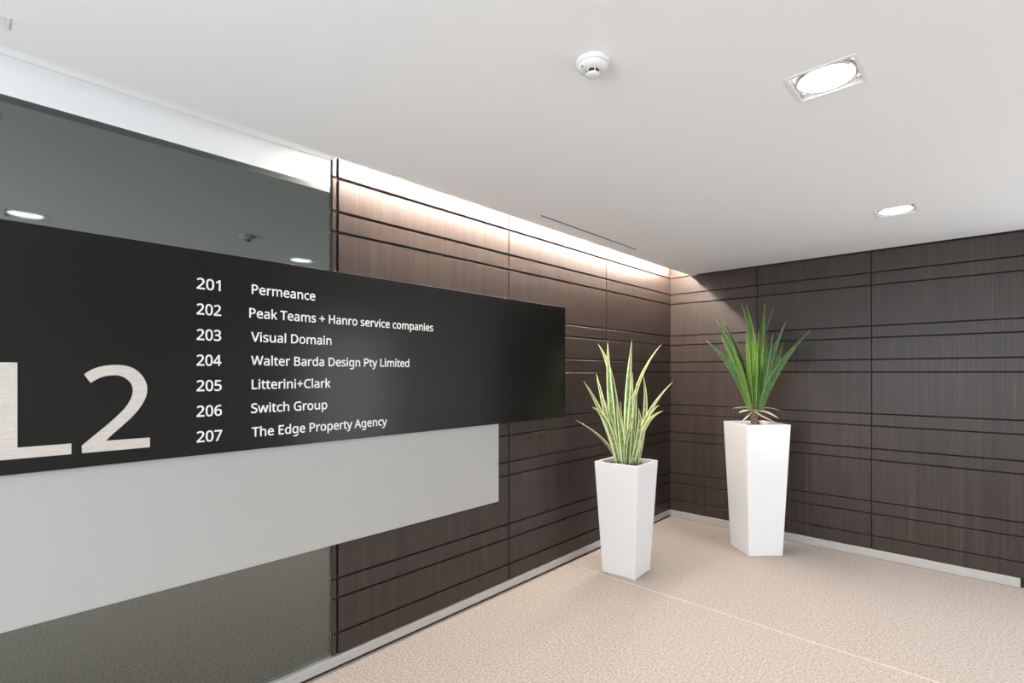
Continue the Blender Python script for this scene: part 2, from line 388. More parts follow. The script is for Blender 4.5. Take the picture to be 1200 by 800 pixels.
GLYPHS = {
  ' ': (209, "", ""),
  '+': (459, "269,489 269,323 429,323 429,242 269,242 269,77 188,77 188,242 28,242 28,323 188,323 188,489", "10,0,11 10,1,0 8,10,9 8,1,10 8,2,1 8,3,2 7,3,8 6,4,7 4,3,7 6,5,4"),
  '0': (459, "410,450 426,375 431,287 429,220 421,160 407,108 386,64 358,28 322,1 279,-15 228,-20 166,-11 115,18 75,64 48,125 32,200 27,287 32,375 47,449 72,510 111,556 163,584 229,594 291,584 343,556 383,510 133,415 125,358 122,287 125,216 133,159 148,116 168,87 194,70 229,64 263,70 289,87 310,116 324,159 333,216 336,287 333,358 324,415 310,457 289,486 263,503 229,509 194,503 168,486 148,457", "21,23,22 20,23,21 20,24,23 20,25,24 19,25,20 19,46,25 46,45,25 45,0,25 18,47,19 47,46,19 18,48,47 44,0,45 18,49,48 43,0,44 18,26,49 42,0,43 42,1,0 17,26,18 17,27,26 41,1,42 41,2,1 16,27,17 16,28,27 40,2,41 40,3,2 16,29,28 39,3,40 15,29,16 39,4,3 15,30,29 38,4,39 14,30,15 38,5,4 14,31,30 37,5,38 13,31,14 13,32,31 36,5,37 36,6,5 13,33,32 35,6,36 13,34,33 34,6,35 13,6,34 13,7,6 12,7,13 12,8,7 11,8,12 11,9,8 10,9,11"),
  '1': (459, "297,585 297,-12 204,-12 204,400 204,422 204,440 205,455 205,470 206,485 205,469 215,478 204,468 192,458 177,445 106,388 55,454 222,585", "15,0,16 15,8,0 8,10,0 10,1,0 15,7,8 9,10,8 11,1,10 15,11,7 11,6,7 15,12,11 6,1,11 15,13,12 5,1,6 14,13,15 4,1,5 3,1,4 2,1,3"),
  '2': (459, "429,76 429,-12 26,-12 26,63 180,219 220,259 252,295 278,327 295,358 306,390 309,424 303,461 285,487 257,503 220,508 184,505 152,495 121,479 80,450 28,515 62,541 88,558 118,572 150,583 184,590 221,593 273,588 318,573 355,549 383,516 400,475 406,428 401,382 386,339 363,298 333,259 297,219 255,177 140,62 140,76", "24,26,25 23,26,24 23,27,26 22,27,23 22,28,27 21,28,22 20,28,21 20,29,28 19,29,20 19,14,29 14,13,29 13,30,29 18,17,19 17,16,19 16,15,19 15,14,19 12,30,13 11,30,12 11,31,30 10,31,11 10,32,31 9,32,10 8,32,9 8,33,32 7,33,8 7,34,33 6,34,7 6,35,34 5,35,6 4,35,5 4,36,35 4,37,36 3,37,4 3,39,37 39,38,37 3,0,39 3,1,0 2,1,3"),
  '3': (459, "360,550 396,500 407,439 404,400 392,367 372,339 346,316 315,300 289,293 289,308 342,295 388,264 416,219 425,163 419,113 400,68 368,30 323,3 265,-14 193,-20 149,-18 108,-13 68,-3 24,15 24,107 78,85 117,73 156,66 194,63 257,71 297,91 319,122 327,165 323,193 311,215 291,231 262,243 224,251 178,253 111,253 111,338 179,338 221,341 254,350 279,365 297,384 307,407 311,434 305,466 287,489 258,504 218,509 191,508 166,504 144,497 123,488 102,476 72,457 22,524 68,554 111,574 161,588 218,593 300,582", "61,63,62 60,63,61 60,0,63 59,0,60 58,0,59 58,1,0 57,56,58 56,55,58 55,54,58 54,53,58 53,52,58 52,51,58 51,1,58 50,1,51 49,1,50 49,2,1 48,2,49 47,2,48 47,3,2 46,3,47 45,3,46 45,4,3 44,4,45 44,5,4 43,5,44 42,5,43 41,5,42 41,6,5 39,41,40 39,9,41 9,6,41 9,7,6 39,8,9 7,10,9 8,10,7 8,11,10 39,11,8 39,38,11 38,37,11 37,12,11 36,12,37 35,12,36 34,12,35 34,13,12 33,13,34 32,13,33 31,13,32 31,14,13 30,14,31 30,15,14 23,25,24 29,15,30 23,26,25 23,27,26 28,15,29 28,16,15 23,28,27 23,16,28 23,17,16 22,17,23 22,18,17 21,18,22 20,18,21 20,19,18"),
  '4': (459, "455,205 455,118 371,118 371,-12 279,-12 279,118 5,118 5,194 280,588 371,588 371,205 279,205 279,374 279,394 280,412 280,429 281,445 281,460 282,474 282,488 300,488 295,479 286,462 277,445 267,431 109,205", "7,9,8 7,19,9 19,20,9 20,10,9 21,10,20 7,18,19 22,10,21 7,17,18 23,16,22 16,10,22 7,23,17 23,16,17 7,24,23 15,10,16 7,25,24 14,10,15 13,10,14 12,10,13 11,10,12 7,11,25 7,10,11 7,0,10 7,1,0 6,1,7 5,1,6 4,2,5 2,1,5 4,3,2"),
  '5': (459, "168,360 193,362 221,363 278,358 327,342 369,316 400,280 419,236 425,183 418,125 398,74 364,34 319,4 264,-14 199,-20 155,-18 113,-12 76,-1 39,16 39,109 87,85 124,74 163,67 200,64 237,67 269,76 294,92 313,113 325,141 329,175 321,221 298,252 258,273 197,280 174,279 148,276 122,272 97,267 52,296 75,585 385,585 385,496 157,496 146,357 147,357", "38,42,39 42,40,39 42,41,40 38,43,42 1,3,2 0,3,1 44,3,0 44,4,3 43,4,44 38,4,43 38,5,4 38,6,5 37,36,38 36,35,38 35,34,38 34,33,38 33,6,38 33,32,6 32,7,6 31,7,32 30,7,31 30,8,7 29,8,30 29,9,8 28,9,29 27,9,28 27,10,9 26,10,27 18,20,19 25,10,26 18,21,20 24,10,25 24,11,10 18,22,21 23,11,24 18,23,22 18,11,23 18,12,11 17,12,18 17,13,12 16,13,17 15,13,16 15,14,13"),
  '6': (459, "47,129 36,183 32,244 34,295 39,344 49,392 63,438 84,480 112,518 148,549 192,573 244,588 306,593 325,592 345,591 364,589 389,583 389,497 359,506 343,509 325,510 308,511 260,506 221,494 191,473 168,447 150,415 138,377 131,335 128,303 113,303 124,317 142,335 165,350 191,361 221,368 255,371 304,365 348,349 384,321 411,284 428,238 433,184 427,126 409,76 380,35 342,5 294,-14 239,-20 197,-16 158,-4 122,17 91,46 66,83 191,75 212,66 238,63 279,71 311,92 332,129 339,184 333,230 314,263 284,284 240,291 208,287 181,277 158,261 141,241 131,220 128,198 129,174 135,149 144,127 156,106 172,88", "11,13,12 11,14,13 11,15,14 11,16,15 10,16,11 10,17,16 9,18,10 18,17,10 8,20,9 20,19,9 19,18,9 7,22,8 22,21,8 21,20,8 7,23,22 7,24,23 6,24,7 6,25,24 6,26,25 5,26,6 5,27,26 4,27,5 4,28,27 35,37,36 34,37,35 34,38,37 33,38,34 32,38,33 32,39,38 3,28,4 3,31,28 31,29,28 31,39,32 31,40,39 3,30,31 29,40,31 3,29,30 3,64,29 64,40,29 2,65,3 65,64,3 63,40,64 2,66,65 63,41,40 62,41,63 2,67,66 61,41,62 2,68,67 1,68,2 1,69,68 61,42,41 60,42,61 1,70,69 1,71,70 60,43,42 59,43,60 0,71,1 0,72,71 0,73,72 53,73,0 58,43,59 53,74,73 58,44,43 53,75,74 57,44,58 53,54,75 52,54,53 57,45,44 52,55,54 56,45,57 52,56,55 52,45,56 51,45,52 51,46,45 50,46,51 50,47,46 49,47,50 49,48,47"),
  '7': (459, "195,-12 90,-12 325,496 23,496 23,585 431,585 431,515", "3,5,4 3,6,5 3,2,6 2,0,6 1,0,2"),
  '8': (459, "136,576 180,588 229,593 278,589 322,576 359,555 388,526 406,488 412,444 408,408 396,378 377,351 353,329 326,309 316,304 331,296 363,275 390,250 412,222 426,188 431,148 424,100 405,59 375,25 335,0 287,-15 231,-20 172,-15 121,-1 81,23 51,56 33,98 27,146 32,186 45,220 66,249 92,273 122,293 134,300 124,306 99,327 77,350 60,377 49,409 46,444 52,488 70,526 99,555 131,192 123,170 120,146 127,112 146,85 179,67 229,60 277,67 311,85 331,112 337,148 334,170 325,190 309,208 287,225 259,240 225,254 217,257 190,244 164,228 145,210 295,493 266,507 228,512 191,507 163,493 145,471 139,441 142,417 151,398 165,382 185,367 210,354 232,344 253,354 275,367 293,381 307,398 315,418 318,441 312,471", "1,3,2 1,4,3 0,4,1 0,5,4 47,5,0 47,6,5 46,6,47 46,71,6 71,70,6 70,7,6 45,71,46 45,72,71 45,73,72 69,7,70 88,7,69 45,74,73 44,74,45 88,8,7 87,8,88 44,75,74 43,75,44 87,9,8 43,76,75 86,9,87 85,9,86 43,77,76 42,77,43 85,10,9 84,10,85 42,78,77 42,79,78 83,10,84 83,11,10 41,79,42 41,80,79 82,11,83 41,81,80 81,11,82 81,12,11 40,81,41 40,12,81 40,13,12 39,13,40 39,14,13 38,14,39 38,15,14 37,15,38 37,16,15 36,16,37 36,17,16 35,65,36 65,17,36 35,66,65 64,17,65 63,17,64 63,18,17 34,66,35 34,67,66 62,18,63 34,68,67 61,18,62 61,19,18 33,68,34 33,48,68 60,19,61 33,49,48 59,19,60 59,20,19 32,49,33 58,20,59 32,50,49 58,21,20 57,21,58 31,50,32 31,51,50 56,21,57 31,52,51 56,22,21 30,52,31 55,22,56 30,53,52 30,54,53 54,22,55 30,22,54 30,23,22 29,23,30 29,24,23 28,24,29 28,25,24 27,25,28 27,26,25"),
  '9': (459, "414,443 425,390 429,328 427,278 422,229 412,180 398,135 377,92 349,55 313,23 269,0 216,-15 154,-20 136,-20 115,-18 95,-15 70,-10 70,76 100,68 117,64 135,62 152,62 201,66 240,79 270,99 293,125 311,157 323,195 330,237 333,269 347,269 336,255 318,238 296,223 270,211 239,204 204,202 156,207 112,224 77,251 50,288 33,334 28,387 34,446 52,496 82,537 121,568 168,587 223,593 265,589 304,576 339,555 370,526 395,488 271,498 249,506 223,509 182,502 151,480 129,443 122,388 128,342 146,309 176,289 220,282 253,285 281,296 303,312 320,331 330,353 334,375 332,399 326,423 318,446 305,467 290,484", "47,49,48 47,50,49 46,50,47 46,51,50 45,51,46 45,52,51 44,52,45 44,56,52 56,55,52 55,53,52 44,57,56 54,53,55 44,58,57 75,53,54 43,58,44 75,0,53 74,0,75 43,59,58 73,0,74 72,0,73 42,59,43 72,1,0 42,60,59 71,1,72 70,1,71 70,2,1 42,61,60 41,61,42 69,2,70 68,2,69 41,62,61 40,62,41 67,2,68 67,3,2 66,3,67 40,63,62 65,3,66 40,64,63 39,64,40 64,3,65 39,3,64 39,29,3 29,30,3 30,4,3 39,32,29 32,28,29 31,4,30 32,28,31 28,4,31 38,32,39 38,33,32 27,4,28 27,5,4 37,33,38 37,34,33 37,35,34 36,35,37 26,5,27 26,6,5 25,6,26 25,7,6 24,7,25 23,7,24 23,8,7 22,8,23 16,18,17 16,19,18 21,8,22 16,20,19 16,21,20 16,8,21 16,9,8 16,10,9 16,11,10 15,11,16 15,12,11 14,12,15 13,12,14"),
  'A': (512, "529,-12 429,-12 360,165 149,165 81,-12 -18,-12 216,587 297,587 329,253 271,411 268,420 263,434 257,451 252,469 247,485 256,457 263,481 258,465 254,449 249,434 245,421 241,411 183,253", "5,7,6 5,14,7 14,16,7 16,0,7 5,13,14 15,17,14 17,16,14 15,0,16 5,18,13 18,12,13 18,15,17 18,12,15 12,0,15 11,0,12 5,19,18 5,20,19 10,0,11 5,21,20 9,0,10 5,22,21 8,0,9 22,2,8 2,0,8 5,3,22 3,2,22 5,4,3 1,0,2"),
  'B': (521, "66,585 242,585 338,576 410,551 456,503 471,431 467,396 457,366 440,339 416,318 387,302 362,295 362,309 388,303 421,290 449,269 472,242 486,206 490,163 484,111 464,68 432,33 390,8 339,-7 280,-12 66,-12 162,341 255,341 315,346 349,362 366,386 372,422 365,458 344,480 305,494 244,499 162,499 259,257 162,257 162,73 265,73 326,80 363,100 382,129 389,169 386,194 377,215 362,232 339,245 305,254", "25,36,0 36,1,0 36,2,1 36,3,2 36,4,3 36,35,4 35,34,4 34,33,4 33,5,4 25,26,36 32,5,33 31,5,32 31,6,5 30,6,31 30,7,6 29,7,30 29,8,7 28,8,29 27,8,28 25,38,26 38,27,26 38,8,27 38,12,8 12,9,8 12,13,9 13,10,9 38,11,12 10,14,13 11,14,10 38,14,11 38,15,14 38,37,15 37,49,15 49,16,15 25,39,38 48,16,49 47,16,48 47,17,16 46,17,47 45,17,46 45,18,17 44,18,45 43,18,44 43,19,18 42,19,43 42,20,19 41,20,42 40,20,41 25,40,39 25,20,40 25,21,20 25,22,21 25,23,22 25,24,23"),
  'C': (507, "391,496 359,503 323,505 282,501 245,490 214,473 187,448 166,417 150,379 140,336 137,286 142,223 158,168 184,125 219,94 265,74 323,67 358,69 392,74 424,81 472,93 472,6 430,-7 395,-14 357,-19 311,-20 229,-11 160,18 106,64 67,126 44,201 37,287 42,351 56,410 79,462 111,507 152,543 202,571 259,587 324,593 369,590 412,584 452,573 498,553 459,471 421,486", "38,40,39 38,41,40 37,41,38 37,42,41 37,43,42 36,43,37 36,1,43 1,0,43 0,45,43 45,44,43 35,2,36 2,1,36 34,3,35 3,2,35 34,4,3 34,5,4 34,6,5 33,6,34 33,7,6 33,8,7 32,8,33 32,9,8 31,9,32 31,10,9 30,10,31 30,11,10 30,12,11 29,12,30 29,13,12 28,13,29 28,14,13 28,15,14 19,21,20 18,21,19 28,16,15 17,21,18 16,21,17 28,21,16 27,21,28 26,21,27 26,22,21 26,23,22 25,23,26 25,24,23"),
  'D': (585, "513,452 540,379 549,292 539,201 511,125 466,65 404,22 327,-4 238,-12 66,-12 66,585 255,585 338,576 410,551 469,510 393,128 434,195 448,290 442,356 424,409 395,449 356,476 305,493 243,499 162,499 162,74 227,74 325,88", "9,24,10 24,11,10 24,12,11 24,13,12 24,14,13 24,23,14 23,22,14 22,0,14 9,25,24 21,0,22 20,0,21 20,1,0 19,1,20 18,1,19 18,2,1 17,2,18 17,3,2 16,3,17 16,4,3 15,4,16 27,4,15 27,5,4 26,5,27 9,26,25 9,5,26 9,6,5 9,7,6 9,8,7"),
  'E': (446, "410,75 410,-12 66,-12 66,585 410,585 410,497 162,497 162,342 395,342 395,256 162,256 162,75", "2,6,3 6,4,3 6,5,4 2,7,6 2,10,7 10,8,7 10,9,8 2,11,10 2,0,11 2,1,0"),
  'G': (584, "314,226 314,314 536,314 536,13 481,-3 432,-13 381,-18 323,-20 238,-11 167,17 111,63 70,124 45,199 37,286 46,373 74,448 119,509 180,555 256,583 345,593 394,590 439,584 482,573 533,554 496,469 453,486 418,496 380,503 342,505 281,498 231,479 190,447 161,404 143,350 136,286 142,224 157,170 184,127 222,94 273,74 340,67 374,68 403,70 427,75 440,78 440,226", "18,20,19 18,21,20 18,22,21 17,22,18 17,23,22 16,23,17 16,28,23 28,27,23 27,26,23 26,25,23 25,24,23 15,29,16 29,28,16 15,30,29 15,31,30 14,31,15 14,32,31 14,33,32 13,33,14 13,34,33 0,2,1 0,45,2 45,3,2 12,34,13 12,35,34 44,3,45 12,36,35 11,36,12 11,37,36 11,38,37 10,38,11 10,39,38 43,3,44 42,3,43 10,40,39 41,3,42 40,3,41 10,3,40 9,3,10 8,3,9 8,4,3 8,5,4 7,5,8 7,6,5"),
  'H': (594, "528,585 528,-12 431,-12 431,255 162,255 162,-12 66,-12 66,585 162,585 162,342 431,342 431,585", "6,8,7 6,9,8 10,0,11 10,1,0 6,4,9 4,10,9 4,3,10 3,1,10 6,5,4 2,1,3"),
  'L': (420, "412,-12 66,-12 66,585 162,585 162,76 412,76", "1,3,2 1,4,3 1,5,4 1,0,5"),
  'P': (485, "66,585 230,585 330,573 401,538 443,480 456,405 453,368 444,332 427,299 403,269 370,245 328,226 277,215 216,211 162,211 162,-12 66,-12 327,474 286,492 222,499 162,499 162,297 207,297 256,300 294,308 323,321 342,341 354,366 358,401 350,444", "16,20,0 20,1,0 20,2,1 20,3,2 20,19,3 19,4,3 16,21,20 18,4,19 17,4,18 17,5,4 29,5,17 28,5,29 28,6,5 27,6,28 27,7,6 26,7,27 25,7,26 25,8,7 24,8,25 23,8,24 22,8,23 22,9,8 16,14,21 14,22,21 14,9,22 14,10,9 14,11,10 14,12,11 14,13,12 16,15,14"),
  'S': (440, "395,234 410,197 415,153 408,102 388,59 355,25 311,0 259,-15 198,-20 166,-19 135,-17 107,-13 80,-7 57,0 29,11 29,106 77,87 115,77 158,69 201,67 238,69 268,77 291,89 306,105 315,124 318,147 316,170 308,188 294,204 271,219 237,236 191,253 156,268 125,284 98,301 76,321 59,345 46,371 39,401 36,435 42,481 61,520 92,551 131,574 178,588 231,593 278,590 320,584 359,573 404,555 374,471 332,487 299,497 265,503 229,505 198,503 174,496 156,485 143,471 136,454 133,434 136,410 143,392 157,376 179,362 209,346 251,329 298,310 338,289 371,264", "44,46,45 44,47,46 43,47,44 43,48,47 42,48,43 42,49,48 42,52,49 52,51,49 51,50,49 41,53,42 53,52,42 40,55,41 55,54,41 54,53,41 40,56,55 40,57,56 40,58,57 39,58,40 39,59,58 39,60,59 38,60,39 38,61,60 38,62,61 37,62,38 37,63,62 37,64,63 36,64,37 36,65,64 36,66,65 35,66,36 35,67,66 34,67,35 34,68,67 33,68,34 33,69,68 32,69,33 31,69,32 31,0,69 30,0,31 29,0,30 29,1,0 28,1,29 27,1,28 27,2,1 26,2,27 25,2,26 25,3,2 24,3,25 23,3,24 14,16,15 22,3,23 22,4,3 21,4,22 14,17,16 20,4,21 14,18,17 19,4,20 14,19,18 14,4,19 14,5,4 14,6,5 13,6,14 13,7,6 12,7,13 11,7,12 10,7,11 10,8,7 9,8,10"),
  'T': (446, "271,497 271,-12 175,-12 175,497 -4,497 -4,585 449,585 449,497", "4,6,5 4,7,6 3,7,4 2,0,3 0,7,3 2,1,0"),
  'V': (481, "396,585 498,585 285,-12 196,-12 -17,585 84,585 216,209 224,186 231,164 237,142 243,122 248,102 241,136 233,102 238,123 244,143 250,165 258,187 265,211", "3,5,4 3,6,5 18,1,0 18,2,1 17,2,18 3,7,6 16,2,17 3,8,7 15,2,16 3,9,8 14,10,15 10,2,15 3,14,9 14,10,9 13,14,12 14,10,12 10,11,12 3,10,14 3,2,10"),
  'W': (746, "651,585 751,585 592,-12 501,-12 387,372 382,389 377,407 373,424 368,441 365,456 362,468 359,479 371,416 380,479 379,469 376,456 373,441 368,424 364,406 359,388 354,370 243,-12 152,-12 -6,585 94,585 186,226 190,207 195,189 198,171 202,154 206,136 208,120 211,104 201,165 192,105 195,122 198,139 202,157 206,175 211,194 215,212 220,230 324,585 416,585 524,228 529,209 534,190 539,172 543,153 547,136 550,119 553,103 542,165 535,109 538,131 543,154 548,178 554,202 560,227", "22,24,23 22,25,24 41,43,42 41,11,43 11,13,43 13,44,43 58,1,0 58,2,1 11,14,13 12,7,13 7,44,13 41,17,11 17,12,11 10,14,11 10,15,14 9,15,10 9,16,15 8,16,9 8,17,16 17,7,8 41,18,17 12,7,17 6,44,7 5,44,6 41,19,18 4,44,5 41,20,19 3,44,4 41,21,20 40,21,41 3,45,44 57,2,58 22,26,25 39,21,40 3,46,45 22,27,26 56,2,57 38,21,39 3,47,46 22,28,27 55,48,56 48,2,56 37,21,38 3,55,47 55,48,47 22,29,28 34,35,33 35,36,33 36,37,33 37,30,33 30,32,33 53,54,52 54,55,52 55,48,52 48,49,52 49,51,52 30,21,37 3,48,55 22,30,29 3,49,48 49,2,48 22,32,30 32,31,30 3,51,49 51,50,49"),
  'a': (450, "148,438 188,446 231,449 303,440 356,412 387,362 397,294 397,-12 324,-12 310,49 322,49 307,31 286,12 263,-2 237,-12 207,-18 172,-20 133,-16 98,-5 68,14 44,41 30,77 25,120 38,182 80,229 148,257 242,269 304,271 304,284 299,326 284,350 261,363 227,368 196,366 166,359 138,348 99,331 69,406 110,425 303,198 253,196 187,188 148,172 129,149 122,118 127,92 140,75 161,65 188,61 234,68 271,88 295,122 303,173", "1,3,2 0,3,1 0,4,3 38,4,0 37,4,38 37,5,4 36,35,37 35,34,37 34,33,37 33,32,37 32,5,37 31,5,32 30,5,31 30,6,5 29,6,30 28,6,29 28,7,6 27,7,28 26,39,27 39,7,27 25,39,26 24,39,25 23,40,24 40,39,24 52,7,39 23,41,40 23,42,41 22,42,23 51,7,52 22,43,42 22,44,43 50,10,51 10,7,51 21,44,22 21,45,44 21,46,45 49,10,50 20,46,21 20,47,46 48,10,49 20,48,47 20,9,48 9,10,48 20,11,9 11,8,9 11,7,10 19,11,20 19,12,11 8,7,11 18,12,19 18,13,12 18,14,13 17,14,18 17,15,14 16,15,17"),
  'c': (385, "306,-14 276,-18 240,-20 184,-14 133,5 91,36 59,82 39,141 32,213 39,287 60,347 93,393 137,425 188,444 245,450 279,448 311,443 340,435 374,421 344,341 312,352 289,358 265,363 244,364 207,360 179,347 158,327 142,299 132,261 129,213 132,168 142,130 157,102 178,81 206,69 240,65 272,67 299,72 324,79 363,96 363,7 333,-6", "13,15,14 13,16,15 12,16,13 12,17,16 12,18,17 11,18,12 11,22,18 22,21,18 21,20,18 20,19,18 10,23,11 23,22,11 10,24,23 10,25,24 10,26,25 9,26,10 9,27,26 9,28,27 8,28,9 8,29,28 8,30,29 7,30,8 7,31,30 6,31,7 6,32,31 6,33,32 38,40,39 5,33,6 5,34,33 37,40,38 36,40,37 5,35,34 35,40,36 5,40,35 4,40,5 4,41,40 3,41,4 3,0,41 3,1,0 2,1,3"),
  'd': (493, "283,-11 254,-18 220,-20 143,-5 83,40 44,114 32,214 45,315 83,389 144,435 221,450 255,448 284,441 309,430 330,416 349,400 360,386 346,386 345,404 343,423 342,438 342,621 437,621 437,-12 358,-12 348,46 360,46 349,32 331,15 309,1 156,100 187,72 232,63 285,71 318,96 337,138 343,201 343,213 337,281 319,329 286,357 231,367 187,357 156,327 136,278 129,213 136,147", "20,22,21 20,16,22 16,23,22 9,11,10 9,12,11 9,13,12 19,16,20 8,13,9 8,14,13 18,15,19 15,16,19 8,15,14 17,15,18 8,17,15 7,42,8 42,41,8 41,17,8 41,16,17 41,40,16 40,39,16 39,38,16 38,23,16 7,43,42 7,44,43 6,44,7 37,23,38 6,45,44 5,45,6 36,23,37 5,46,45 35,23,36 5,30,46 34,23,35 4,30,5 4,31,30 33,26,34 26,23,34 4,32,31 32,26,33 4,25,32 25,26,32 4,27,25 27,24,25 27,23,26 3,27,4 3,28,27 24,23,27 3,29,28 3,0,29 2,0,3 2,1,0"),
  'e': (452, "128,421 177,443 234,450 289,444 335,424 373,393 401,351 418,301 423,244 423,189 131,189 139,141 163,99 202,73 255,64 292,66 324,71 355,80 404,99 404,12 363,-4 330,-13 293,-18 251,-20 191,-14 137,6 93,39 59,85 39,143 32,212 38,280 57,338 87,385 286,354 263,365 234,368 193,361 163,339 141,304 134,269 325,269 323,290 315,317 303,338", "1,3,2 1,4,3 0,4,1 0,5,4 32,5,0 32,6,5 31,35,32 35,6,32 31,36,35 34,6,35 33,6,34 31,37,36 43,6,33 43,7,6 31,38,37 42,7,43 30,38,31 41,7,42 30,39,38 41,8,7 40,8,41 29,39,30 29,40,39 29,8,40 29,9,8 28,10,29 10,9,29 28,11,10 27,11,28 27,12,11 17,19,18 27,13,12 26,13,27 16,19,17 26,14,13 15,19,16 14,19,15 26,19,14 25,19,26 25,20,19 24,20,25 24,21,20 24,22,21 23,22,24"),
  'g': (493, "342,-60 342,-9 343,7 343,25 345,44 345,46 359,46 340,24 309,1 268,-15 218,-20 143,-5 83,40 45,114 32,214 38,284 56,343 84,389 123,423 169,443 221,450 270,445 310,429 341,406 361,383 348,383 359,442 437,442 437,-60 156,101 187,72 233,63 270,66 297,77 317,95 331,120 340,155 343,199 343,213 337,282 318,330 285,358 231,367 187,357 155,327 136,278 129,213 136,148 437,-60 425,-125 390,-172 330,-204 250,-215 170,-212 95,-195 342,-60 333,-88 313,-110 285,-126 240,-136 175,-132 108,-118", "19,21,20 19,22,21 18,22,19 25,27,26 25,24,27 24,28,27 18,23,22 17,23,18 17,24,23 16,42,17 42,24,17 42,41,24 41,40,24 40,39,24 39,28,24 16,43,42 16,44,43 15,44,16 15,45,44 14,45,15 38,28,39 14,46,45 13,46,14 37,28,38 13,47,46 36,28,37 35,6,36 6,28,36 13,29,47 34,6,35 12,29,13 12,30,29 33,6,34 32,6,33 12,31,30 31,6,32 12,5,31 5,6,31 12,4,5 7,3,6 3,28,6 12,3,4 11,3,12 11,7,3 7,2,3 11,8,7 11,9,8 10,9,11 48,49,56 48,56,55 49,50,57 49,57,56 50,51,58 50,58,57 51,52,59 51,59,58 52,53,60 52,60,59 53,54,61 53,61,60"),
  'h': (496, "151,621 151,431 150,415 150,399 148,383 148,382 134,382 146,399 167,417 191,431 217,441 245,447 274,449 324,445 366,432 400,408 424,375 438,332 443,280 443,-12 349,-12 349,274 343,317 329,344 303,361 264,366 225,362 196,350 176,331 162,303 154,267 151,222 151,-12 56,-12 56,621", "33,0,34 33,6,0 6,1,0 11,13,12 10,13,11 10,14,13 9,14,10 9,15,14 8,15,9 6,2,1 7,15,8 6,7,2 7,3,2 7,16,15 3,16,7 4,16,3 5,16,4 33,5,6 33,29,5 29,28,5 28,27,5 27,26,5 26,25,5 25,16,5 25,24,16 24,17,16 23,17,24 22,17,23 22,18,17 21,18,22 33,30,29 21,19,18 20,19,21 33,31,30 33,32,31"),
  'i': (207, "66,589 84,600 104,603 124,600 141,589 153,571 157,546 153,522 141,504 124,493 104,489 84,493 66,504 54,522 50,546 54,571 56,442 151,442 151,-12 56,-12", "19,17,16 19,18,17 1,3,2 0,3,1 0,4,3 0,5,4 15,5,0 15,6,5 14,6,15 13,6,14 13,7,6 12,7,13 12,8,7 11,8,12 11,9,8 11,10,9"),
  'k': (428, "150,621 150,291 150,276 149,257 148,237 147,233 132,233 134,237 143,247 153,259 163,272 172,283 180,293 321,442 437,442 251,245 445,-12 330,-12 185,183 150,153 150,-12 56,-12 56,621", "21,0,22 21,6,0 6,1,0 12,14,13 12,15,14 11,15,12 6,2,1 10,15,11 6,3,2 9,15,10 8,15,9 6,7,3 7,8,3 8,4,3 4,15,8 4,16,15 5,16,4 21,5,6 21,19,5 19,18,5 18,16,5 17,16,18 21,20,19"),
  'l': (207, "151,621 151,-12 56,-12 56,621", "2,0,3 2,1,0"),
  'm': (750, "455,431 496,445 540,450 608,440 658,409 687,356 697,281 697,-12 603,-12 603,276 598,317 584,345 562,361 528,366 479,358 448,335 430,295 423,237 423,-12 330,-12 330,276 327,306 321,328 311,345 297,357 278,364 253,366 218,362 192,351 174,331 161,304 153,268 151,223 151,-12 56,-12 56,442 135,442 146,383 133,383 146,400 166,418 188,432 213,442 239,448 266,450 314,445 355,431 387,406 404,378 396,378 419,407", "1,3,2 43,45,44 42,45,43 42,46,45 0,3,1 41,46,42 34,36,35 34,38,36 38,37,36 0,4,3 40,46,41 50,4,0 40,47,46 39,47,40 50,5,4 49,48,50 48,5,50 39,48,47 38,48,39 34,30,38 30,29,38 29,28,38 28,27,38 27,26,38 26,48,38 26,13,48 13,5,48 25,13,26 25,14,13 12,5,13 24,14,25 11,5,12 24,15,14 23,15,24 11,6,5 22,15,23 10,6,11 22,16,15 21,16,22 9,6,10 20,16,21 34,31,30 20,17,16 9,7,6 19,17,20 8,7,9 34,32,31 19,18,17 34,33,32"),
  'n': (496, "219,442 247,448 275,450 347,440 400,409 432,356 443,281 443,-12 349,-12 349,274 343,317 329,344 303,361 265,366 209,357 176,331 157,287 151,222 151,-12 56,-12 56,442 135,442 146,383 134,383 147,400 168,418 192,432", "1,3,2 0,3,1 26,3,0 19,21,20 19,23,21 23,22,21 26,4,3 25,4,26 24,4,25 24,5,4 23,5,24 19,16,23 16,15,23 15,14,23 14,13,23 13,5,23 12,5,13 11,5,12 11,6,5 10,6,11 9,6,10 19,17,16 9,7,6 8,7,9 19,18,17"),
  'o': (485, "427,342 447,284 454,216 450,163 439,117 421,76 397,42 366,15 329,-4 287,-16 241,-20 198,-16 158,-4 122,15 91,42 66,76 48,117 36,163 32,216 38,284 57,342 88,388 131,422 183,443 244,450 302,443 353,422 395,388 157,328 136,281 129,215 132,170 142,132 157,102 179,81 207,67 243,63 279,67 307,81 329,102 344,132 354,170 357,216 354,261 344,299 328,328 307,349 279,362 243,366 191,356", "23,25,24 22,25,23 22,26,25 21,26,22 21,27,26 21,0,27 20,48,21 48,47,21 47,0,21 20,49,48 46,0,47 20,28,49 45,0,46 45,1,0 19,28,20 19,29,28 44,1,45 43,1,44 43,2,1 18,29,19 18,30,29 42,2,43 42,3,2 17,30,18 41,3,42 17,31,30 17,32,31 40,3,41 40,4,3 16,32,17 16,33,32 39,4,40 39,5,4 15,33,16 15,34,33 38,5,39 15,35,34 37,5,38 37,6,5 14,35,15 14,36,35 36,6,37 14,6,36 14,7,6 13,7,14 12,7,13 12,8,7 11,8,12 11,9,8 10,9,11"),
